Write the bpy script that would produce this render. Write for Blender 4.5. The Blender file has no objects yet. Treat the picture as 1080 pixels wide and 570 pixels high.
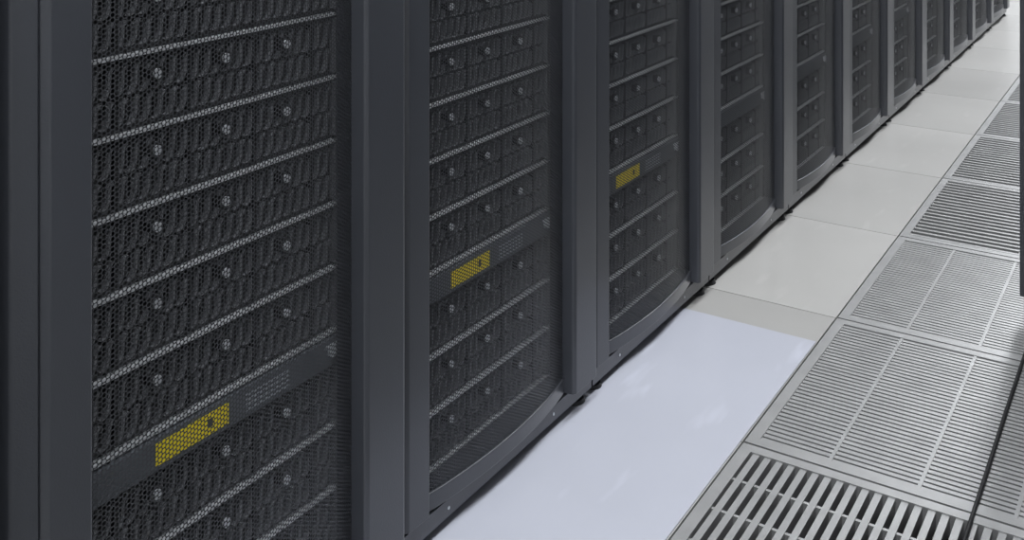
import bpy, math, random
from mathutils import Vector
random.seed(3)
S=bpy.context.scene
COL=S.collection
S.view_settings.view_transform='Standard'

# ---------------- materials ----------------
def new_mat(name):
    m=bpy.data.materials.new(name); m.use_nodes=True
    nt=m.node_tree; b=nt.nodes['Principled BSDF']
    return m,nt,b
def simple(name,col,rough=.5,metal=0,noise=0.0,nscale=8,bump=0,spec=.5):
    m,nt,b=new_mat(name)
    b.inputs['Roughness'].default_value=rough; b.inputs['Metallic'].default_value=metal
    b.inputs['Specular IOR Level'].default_value=spec
    tc=nt.nodes.new('ShaderNodeTexCoord'); nz=nt.nodes.new('ShaderNodeTexNoise')
    nz.inputs['Scale'].default_value=nscale; nz.inputs['Detail'].default_value=6
    nt.links.new(tc.outputs['Object'],nz.inputs['Vector'])
    mr=nt.nodes.new('ShaderNodeMapRange')
    mr.inputs['To Min'].default_value=1-noise; mr.inputs['To Max'].default_value=1+noise
    nt.links.new(nz.outputs['Fac'],mr.inputs['Value'])
    mx=nt.nodes.new('ShaderNodeVectorMath'); mx.operation='SCALE'
    mx.inputs[0].default_value=col
    nt.links.new(mr.outputs['Result'],mx.inputs['Scale'])
    nt.links.new(mx.outputs['Vector'],b.inputs['Base Color'])
    if bump:
        n2=nt.nodes.new('ShaderNodeTexNoise'); n2.inputs['Scale'].default_value=400
        nt.links.new(tc.outputs['Object'],n2.inputs['Vector'])
        bp=nt.nodes.new('ShaderNodeBump'); bp.inputs['Strength'].default_value=bump; bp.inputs['Distance'].default_value=.001
        nt.links.new(n2.outputs['Fac'],bp.inputs['Height']); nt.links.new(bp.outputs['Normal'],b.inputs['Normal'])
    return m
M_FRAME=simple('rack_paint',(.042,.045,.053),.30,0,.12,5,.2,.65)
M_DARK=simple('rack_dark',(.010,.010,.012),.6)
M_RIB=simple('server_plastic',(.15,.155,.165),.42,0,.15,20)
M_FACE=simple('server_face',(.009,.0095,.0105),.5)
M_LIP=simple('server_lip_steel',(.66,.68,.70),.4,.3)
M_LATCH=simple('latch_steel',(.62,.64,.67),.35,.3)
M_PANEL=simple('blank_panel',(.105,.115,.130),.45)
M_YEL=simple('yellow_label',(1.0,.80,.005),.45,0,.02)
M_INK=simple('label_ink',(.05,.05,.04),.6)
M_TXT=simple('silver_label',(.33,.35,.38),.45)
M_RUB=simple('black_rubber',(.01,.01,.011),.55)
M_GRATE=simple('grate_aluminium',(.34,.342,.342),.36,.45,.2,14,.2)
M_DAMP=simple('damper_sheet',(.15,.153,.156),.55,.1,.1,9)
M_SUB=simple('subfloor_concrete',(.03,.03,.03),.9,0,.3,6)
M_WALL=simple('wall_paint',(.72,.73,.74),.8,0,.03,3)
M_CEIL=simple('ceiling_tile',(.8,.8,.8),.9,0,.04,30)

def perf_mat():
    m,nt,b=new_mat('perforated_steel')
    b.inputs['Base Color'].default_value=(.042,.044,.049,1); b.inputs['Roughness'].default_value=.42
    tc=nt.nodes.new('ShaderNodeTexCoord'); sp=nt.nodes.new('ShaderNodeSeparateXYZ')
    nt.links.new(tc.outputs['Object'],sp.inputs[0])
    def math_(op,a,bv=None,c=None):
        n=nt.nodes.new('ShaderNodeMath'); n.operation=op
        for i,v in enumerate((a,bv,c)):
            if v is None: continue
            if hasattr(v,'is_linked') or hasattr(v,'links'): nt.links.new(v,n.inputs[i])
            else: n.inputs[i].default_value=v
        return n.outputs[0]
    s=.0056
    y=math_('MULTIPLY',sp.outputs['Y'],1/(s*1.7320508)); z=math_('MULTIPLY',sp.outputs['Z'],1/s)
    def dist(off):
        a=math_('ADD',y,off); a=math_('FRACT',a); a=math_('SUBTRACT',a,.5); a=math_('MULTIPLY',a,1.7320508)
        c=math_('ADD',z,off); c=math_('FRACT',c); c=math_('SUBTRACT',c,.5)
        return math_('SQRT',math_('ADD',math_('MULTIPLY',a,a),math_('MULTIPLY',c,c)))
    d=math_('MINIMUM',dist(0.0),dist(.5))
    hole=math_('LESS_THAN',d,.455)
    tr=nt.nodes.new('ShaderNodeBsdfTransparent'); mx=nt.nodes.new('ShaderNodeMixShader')
    nt.links.new(hole,mx.inputs[0]); nt.links.new(b.outputs[0],mx.inputs[1]); nt.links.new(tr.outputs[0],mx.inputs[2])
    nt.links.new(mx.outputs[0],nt.nodes['Material Output'].inputs['Surface'])
    return m
M_PERF=perf_mat()

def floor_mat(name,col,rough,island=.12,smudge=.10,streak=.15):
    m,nt,b=new_mat(name); N=nt.nodes.new; L=nt.links.new
    tc=N('ShaderNodeTexCoord')
    n1=N('ShaderNodeTexNoise'); n1.inputs['Scale'].default_value=1.8; n1.inputs['Detail'].default_value=5; n1.inputs['Roughness'].default_value=.5
    L(tc.outputs['Object'],n1.inputs['Vector'])
    mp=N('ShaderNodeMapping'); mp.inputs['Scale'].default_value=(12,3.0,1); mp.inputs['Rotation'].default_value=(0,0,.7)
    L(tc.outputs['Object'],mp.inputs['Vector'])
    n2=N('ShaderNodeTexNoise'); n2.inputs['Scale'].default_value=1.6; n2.inputs['Detail'].default_value=2
    L(mp.outputs[0],n2.inputs['Vector'])
    r2=N('ShaderNodeMapRange'); r2.interpolation_type='SMOOTHSTEP'; r2.inputs['From Min'].default_value=.60; r2.inputs['From Max'].default_value=.78; r2.inputs['To Min'].default_value=0; r2.inputs['To Max'].default_value=streak
    L(n2.outputs['Fac'],r2.inputs['Value'])
    r1=N('ShaderNodeMapRange'); r1.inputs['From Min'].default_value=.3; r1.inputs['From Max'].default_value=.7
    r1.inputs['To Min'].default_value=1-smudge; r1.inputs['To Max'].default_value=1+smudge
    L(n1.outputs['Fac'],r1.inputs['Value'])
    geo=N('ShaderNodeNewGeometry'); r3=N('ShaderNodeMapRange'); r3.inputs['To Min'].default_value=1-island; r3.inputs['To Max'].default_value=1+island*.5
    L(geo.outputs['Random Per Island'],r3.inputs['Value'])
    a=N('ShaderNodeMath'); a.operation='MULTIPLY'; L(r1.outputs[0],a.inputs[0]); L(r3.outputs[0],a.inputs[1])
    c=N('ShaderNodeMath'); c.operation='ADD'; L(a.outputs[0],c.inputs[0]); L(r2.outputs[0],c.inputs[1])
    v=N('ShaderNodeVectorMath'); v.operation='SCALE'; v.inputs[0].default_value=col; L(c.outputs[0],v.inputs['Scale'])
    L(v.outputs[0],b.inputs['Base Color']); b.inputs['Roughness'].default_value=rough
    return m
M_TILE=floor_mat('floor_tile',(.375,.37,.358),.32,.16,.07,.09)
M_SHEET=floor_mat('cover_sheet',(.395,.408,.462),.32,0,.05,.20)
M_EMIT,nt,b=new_mat('light_diffuser')
b.inputs['Emission Color'].default_value=(.95,.97,1,1); b.inputs['Emission Strength'].default_value=3

# ---------------- mesh builder ----------------
class MB:
    def __init__(s): s.v=[];s.f=[];s.m=[];s.mats=[]
    def mi(s,mat):
        if mat not in s.mats: s.mats.append(mat)
        return s.mats.index(mat)
    def box(s,x0,x1,y0,y1,z0,z1,mat):
        i=len(s.v)
        s.v+=[(x,y,z) for z in (z0,z1) for x,y in ((x0,y0),(x1,y0),(x1,y1),(x0,y1))]
        for f in ((0,3,2,1),(4,5,6,7),(0,1,5,4),(1,2,6,5),(2,3,7,6),(3,0,4,7)):
            s.f.append(tuple(i+k for k in f)); s.m.append(s.mi(mat))
    def prism_z(s,prof,z0,z1,mat):   # prof: ccw xy list
        n=len(prof); i=len(s.v)
        s.v+=[(x,y,z0) for x,y in prof]+[(x,y,z1) for x,y in prof]
        for k in range(n):
            s.f.append((i+k,i+(k+1)%n,i+n+(k+1)%n,i+n+k)); s.m.append(s.mi(mat))
        s.f.append(tuple(i+k for k in reversed(range(n)))); s.m.append(s.mi(mat))
        s.f.append(tuple(i+n+k for k in range(n))); s.m.append(s.mi(mat))
    def cyl(s,c,axis,r,h,mat,n=14,r2=None):
        r2=r if r2 is None else r2
        i=len(s.v)
        for t,rr in ((0,r),(h,r2)):
            for k in range(n):
                a=2*math.pi*k/n; p,q=rr*math.cos(a),rr*math.sin(a)
                s.v.append((c[0]+t,c[1]+p,c[2]+q) if axis=='x' else (c[0]+p,c[1]+q,c[2]+t))
        for k in range(n):
            s.f.append((i+k,i+(k+1)%n,i+n+(k+1)%n,i+n+k)); s.m.append(s.mi(mat))
        s.f.append(tuple(i+k for k in reversed(range(n)))); s.m.append(s.mi(mat))
        s.f.append(tuple(i+n+k for k in range(n))); s.m.append(s.mi(mat))
    def ribbon(s,pts,w,d,x,mat): # pts (y,z) path, width w in y, protrude d in +x
        i=len(s.v)
        for (y,z) in pts: s.v+=[(x,y-w/2,z),(x+d,y-w/2,z),(x+d,y+w/2,z),(x,y+w/2,z)]
        for k in range(len(pts)-1):
            a=i+4*k
            for j in range(4):
                s.f.append((a+j,a+(j+1)%4,a+4+(j+1)%4,a+4+j)); s.m.append(s.mi(mat))
        e=i+4*(len(pts)-1)
        s.f.append((i,i+1,i+2,i+3)); s.m.append(s.mi(mat)); s.f.append((e+3,e+2,e+1,e)); s.m.append(s.mi(mat))
    def mesh(s,name):
        me=bpy.data.meshes.new(name); me.from_pydata(s.v,[],s.f)
        for m in s.mats: me.materials.append(m)
        me.polygons.foreach_set('material_index',s.m); me.update()
        import bmesh
        bm=bmesh.new(); bm.from_mesh(me); bmesh.ops.recalc_face_normals(bm,faces=bm.faces); bm.to_mesh(me); bm.free()
        return me
def obj(name,me,parent=None,loc=(0,0,0),rot=0,bevel=0):
    o=bpy.data.objects.new(name,me); COL.objects.link(o); o.location=loc; o.rotation_euler=(0,0,rot)
    if parent: o.parent=parent
    if bevel:
        b=o.modifiers.new('bevel','BEVEL'); b.width=bevel; b.segments=3; b.limit_method='ANGLE'; b.angle_limit=math.radians(30)
        w=o.modifiers.new('wn','WEIGHTED_NORMAL'); 
    return o

# ---------------- rack parts (local: front face x=0, +x toward aisle, y 0..0.6) ----------------
RH=2.02
fb=MB()
fb.box(-1.04,-.045,.004,.022,.03,RH,M_FRAME); fb.box(-1.04,-.045,.578,.596,.03,RH,M_FRAME)
fb.box(-1.04,-.02,.004,.596,RH,RH+.03,M_FRAME); fb.box(-1.04,-1.02,.022,.578,.05,RH,M_DARK)
fb.box(-1.04,-.045,.022,.578,.03,.05,M_DARK)
fb.box(-.045,-.006,.003,.597,.020,.048,M_FRAME)      # base beam
fb.box(-.075,-.045,.022,.045,.05,RH,M_DARK); fb.box(-.075,-.045,.545,.578,.05,RH,M_DARK)
fb.box(-.045,-.03,.0,.6,RH-.03,RH,M_FRAME)
for y in (.12,.45): fb.cyl((-.007,y,.034),'x',.0028,.002,M_LATCH,10)
ME_FRAME=fb.mesh('frame')
# mounting rail with square holes
rb=MB()
rb.box(-.07,-.055,.518,.542,.055,1.97,M_RIB)
for i in range(84): rb.box(-.055,-.0545,.526,.534,.07+i*.0222,.078+i*.0222,M_DARK)
ME_RAIL=rb.mesh('rail')
# feet
ft=MB()
for y in (.035,.565):
    for x in (-.028,-.95):
        ft.cyl((x,y,.0),'z',.024,.010,M_RUB,18,.020); ft.cyl((x,y,.010),'z',.008,.025,M_RUB,10)
ft.box(-.075,-.028,.06,.085,.0,.03,M_RUB)
ME_FEET=ft.mesh('feet')
# servers
PU=.0915; LIP0=.478
sv=MB()
def server(z0,z1):
    y0,y1=.045,.517; X=-.062
    sv.box(-.75,X,y0,y1,z0+.002,z1-.001,M_FACE)
    sv.box(X,X+.011,y0,y1,z0-.001,z0+.0027,M_LIP)      # bright chassis lip
    sv.box(X,X+.012,y0,y0+.014,z0+.008,z1-.004,M_RIB); sv.box(X,X+.012,y1-.014,y1,z0+.008,z1-.004,M_RIB)
    zm=(z0+z1)/2; H=z1-z0
    n=24
    for i in range(n):
        y=y0+.024+i*(.422/(n-1))
        a=z1-.010; 
        sv.ribbon([(y+.006,a),(y+.001,a-.006),(y,zm+.012),(y-.004,zm+.003),(y-.009,zm+.001)],.0042,.007,X,M_RIB)
        c=zm-.004
        sv.ribbon([(y+.006,c),(y+.001,c-.006),(y,z0+.022),(y-.004,z0+.013),(y-.009,z0+.011)],.0042,.007,X,M_RIB)
    for y in (.078,.186,.294,.402):
        sv.cyl((X,y,z1-.026),'x',.010,.013,M_FACE,16)
        sv.cyl((X+.013,y,z1-.026),'x',.0060,.003,M_LATCH,14)
        sv.box(X,X+.009,y+.052,y+.056,z0+.010,z1-.008,M_FACE)
z=LIP0
while z+PU<1.97: server(z,z+PU); z+=PU
server(.386+.001,LIP0) 
for z in (.2505,.159,.0675): server(z,z+PU)
ME_SRV=sv.mesh('servers')
# blank panel, with and without warning label
def blank(label):
    bp=MB()
    bp.box(-.20,-.046,.04,.52,.345,.383,M_PANEL)
    if label:
        bp.box(-.046,-.0455,.182,.296,.351,.378,M_YEL)
        bp.box(-.0455,-.0452,.262,.270,.360,.371,M_INK)
        for k in range(4): bp.box(-.046,-.0455,.325,.405,.352+.0065*k,.355+.0065*k,M_TXT)
    bp.cyl((-.046,.488,.366),'x',.007,.006,M_LATCH); bp.cyl((-.046,.503,.358),'x',.004,.006,M_LATCH); bp.box(-.046,-.042,.478,.508,.372,.376,M_LATCH)
    return bp.mesh('blank_panel')
ME_BLANK={k:blank(k) for k in (True,False)}
# door
BUL=.020
def bx(y): # x of perforated sheet
    t=(y-.065)/(.494-.065); t=max(0,min(1,t))
    return -.012+BUL*math.sin(math.pi*t)**.8 if 0<t<1 else -.012
DZ0,DZ1=.052,2.0
db=MB()
# left stile
db.prism_z([(-.040,.004),(-.010,.004),(-.001,.012),(.001,.060),(-.008,.066),(-.040,.067)],DZ0,DZ1,M_FRAME)
# right bar, protruding, crisp
db.prism_z([(-.040,.493),(-.012,.494),(.009,.497),(.013,.503),(.013,.582),(.009,.588),(-.014,.596),(-.040,.596)],DZ0,DZ1,M_FRAME)
NS=24
def curved(z0,z1,dx1,mat):
    pr=[(bx(.065+.430*k/NS)+dx1,.065+.430*k/NS) for k in range(NS+1)]
    db.prism_z(pr+[(-.040,.495),(-.040,.065)],z0,z1,mat)
curved(DZ0,.080,.003,M_FRAME); curved(DZ1-.05,DZ1,.003,M_FRAME)
db.box(-.03,-.01,.0,.006,.30,.36,M_DARK); db.box(-.03,-.01,.0,.006,1.6,1.66,M_DARK)
db.box(.012,.020,.532,.550,1.15,1.32,M_DARK)
ME_DOOR=db.mesh('door_frame')
pm=MB()
# perforated steel sheet has real thickness: three perforated layers through 1.4 mm
for off in (0,-.0007,-.0014):
    i=len(pm.v)
    for k in range(NS+1):
        y=.065+.430*k/NS
        pm.v+=[(bx(y)+off,y,.078),(bx(y)+off,y,1.955)]
    for k in range(NS):
        pm.f.append((i+2*k,i+2*k+2,i+2*k+3,i+2*k+1)); pm.m.append(pm.mi(M_PERF))
ME_PERF=pm.mesh('perforated_panel')
for p in ME_PERF.polygons: p.use_smooth=True

def rack(x,y,rot=0,open_door=False,label=False):
    e=bpy.data.objects.new('server_rack',None); COL.objects.link(e); e.location=(x,y,0); e.rotation_euler=(0,0,rot)
    e.empty_display_size=.2
    obj('frame',ME_FRAME,e); obj('rail',ME_RAIL,e); obj('feet',ME_FEET,e)
    obj('servers',ME_SRV,e); obj('blank_panel',ME_BLANK[label],e)
    kw=dict(loc=(0,0,0),rot=0)
    if open_door: kw=dict(loc=(-.0,.0,0),rot=-math.pi/2)
    obj('door_frame',ME_DOOR,e,bevel=.002,**kw); obj('perforated_panel',ME_PERF,e,**kw)
    return e
RX=-1.0
for i in range(12):
    e=rack(RX,.073+.6*i-(.065 if i==0 else 0),label=i in (0,1,2,3))
    if i==1:
        fs=MB(); fs.prism_z([(-.3,-.034),(-.030,-.034),(-.012,-.026),(-.006,.003),(-.3,.003)],.03,RH,M_FRAME)
        obj('side_filler',fs.mesh('side_filler'),e,bevel=.003)
for i in range(7): rack(.25,2.74+.6*(i-1),math.pi,open_door=(i==1))

# ---------------- floor ----------------
Y0=1.88; GX0=-.70
fl=MB()
def tiles(xs,ys,zt=0):
    for x0,x1 in xs:
        for y0,y1 in ys:
            fl.box(x0+.0014,x1-.0014,y0+.0014,y1-.0014,zt-.035,zt,M_TILE)
ys=[(Y0+.6*n,Y0+.6*(n+1)) for n in range(-7,14)]
tiles([(-3.1,-2.5),(-2.5,-1.9),(-1.9,-1.3),(-1.3,-.70),(.5,1.1),(1.1,1.7),(1.7,2.3)],ys)
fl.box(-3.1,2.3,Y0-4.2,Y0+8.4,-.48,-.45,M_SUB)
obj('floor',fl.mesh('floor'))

def grate(kind):
    g=MB(); b=.024; T=.6; e=.0028
    g.box(e,T-e,e,b,-.032,.0015,M_GRATE); g.box(e,T-e,T-b,T-e,-.032,.0015,M_GRATE)
    g.box(e,b,b,T-b,-.032,.0015,M_GRATE); g.box(T-b,T-e,b,T-b,-.032,.0015,M_GRATE)
    if kind=='fine':
        n=38
        for k in range(n):
            y=b+(k+.5)*(T-2*b)/n; g.box(b,T-b,y-.0047,y+.0047,-.010,-.001,M_GRATE)
        for x in (.15,.30,.45): g.box(x-.003,x+.003,b,T-b,-.016,.0003,M_GRATE)
        g.box(b,T-b,b,T-b,-.030,-.024,M_DAMP)
    elif kind=='x':
        n=19
        for k in range(n):
            y=b+(k+.5)*(T-2*b)/n; g.box(b,T-b,y-.0055,y+.0055,-.008,-.001,M_GRATE)
        for x in (.30,): g.box(x-.003,x+.003,b,T-b,-.026,-.002,M_GRATE)
    else:
        n=26
        for k in range(n):
            x=b+(k+.5)*(T-2*b)/n; g.box(x-.0058,x+.0058,b,T-b,-.028,-.001,M_GRATE)
        for y in (.11,.205,.30,.395,.49): g.box(b,T-b,y-.003,y+.003,-.022,-.0035,M_GRATE)
    return g.mesh('perforated_floor_tile_'+kind)
GM={k:grate(k) for k in ('fine','x','y')}
for n in range(-7,14):
    kind='y' if n<0 else ('fine' if n<2 else 'x')
    for x in (GX0,GX0+.6): obj('perforated_floor_tile',GM[kind],None,(x,Y0+.6*n,0))

# loose metal cover sheet on the solid tiles
sb=MB(); sb.box(-1.0-.03,-.703,Y0-1.0,2.335,.0,.003,M_SHEET); obj('floor_cover_sheet',sb.mesh('floor_cover_sheet'),bevel=.0008)

# cable on the grating
cu=bpy.data.curves.new('power_cable','CURVE'); cu.dimensions='3D'; cu.bevel_depth=.0032; cu.bevel_resolution=3
pts=[(-.312,2.72,.005),(-.311,2.5,.005),(-.312,2.3,.005),(-.309,2.0,.005),(-.309,1.75,.005),(-.305,1.5,.005),(-.306,1.2,.005),(-.29,.6,.005),(-.2,.2,.005)]
sp=cu.splines.new('NURBS'); sp.points.add(len(pts)-1)
for p,c in zip(sp.points,pts): p.co=(*c,1)
sp.use_endpoint_u=True; sp.order_u=4; cu.materials.append(M_RUB)
o=bpy.data.objects.new('power_cable',cu); COL.objects.link(o)

# ---------------- room ----------------
XA,XB,YA,YB,ZC=-3.1,2.3,Y0-4.2,Y0+8.4,2.9
def slab(name,*a):
    m=MB(); m.box(*a[:6],a[6]); obj(name,m.mesh(name))
slab('wall_left',XA-.1,XA,YA-.1,YB+.1,-.5,ZC,M_WALL); slab('wall_right',XB,XB+.1,YA-.1,YB+.1,-.5,ZC,M_WALL)
slab('wall_back',XA,XB,YB,YB+.1,-.5,ZC,M_WALL); slab('wall_front',XA,XB,YA-.1,YA,-.5,ZC,M_WALL)
slab('ceiling',XA-.1,XB+.1,YA-.1,YB+.1,ZC,ZC+.1,M_CEIL)
lf=MB()
lf.box(-.30,.30,-.60,.60,-.05,0,M_CEIL); lf.box(-.27,.27,-.57,.57,-.052,-.05,M_EMIT)
LM=lf.mesh('ceiling_light')
for i in range(7):
    y=-1.4+1.8*i
    o=obj('ceiling_light',LM,None,(-.35,y,ZC))
    L=bpy.data.lights.new('tube','AREA'); L.shape='RECTANGLE'; L.size=.5; L.size_y=1.1; L.energy=(42,42,36,37,46,56,60)[i]; L.color=(.95,.97,1)
    lo=bpy.data.objects.new('tube',L); COL.objects.link(lo); lo.parent=o; lo.location=(0,0,-.06)
w=bpy.data.worlds.new('world'); S.world=w; w.use_nodes=True
w.node_tree.nodes['Background'].inputs[0].default_value=(.8,.85,.95,1); w.node_tree.nodes['Background'].inputs[1].default_value=.3

# ---------------- camera ----------------
F=1139.0
cd=bpy.data.cameras.new('camera'); cam=bpy.data.objects.new('camera',cd); COL.objects.link(cam)
cam.location=(0,0,1.1); cam.rotation_euler=(math.radians(90),0,math.atan(725/F))
cd.sensor_fit='HORIZONTAL'; cd.sensor_width=36; cd.lens=36*F/1080; cd.shift_y=-457/1080; cd.clip_start=.02
S.camera=cam
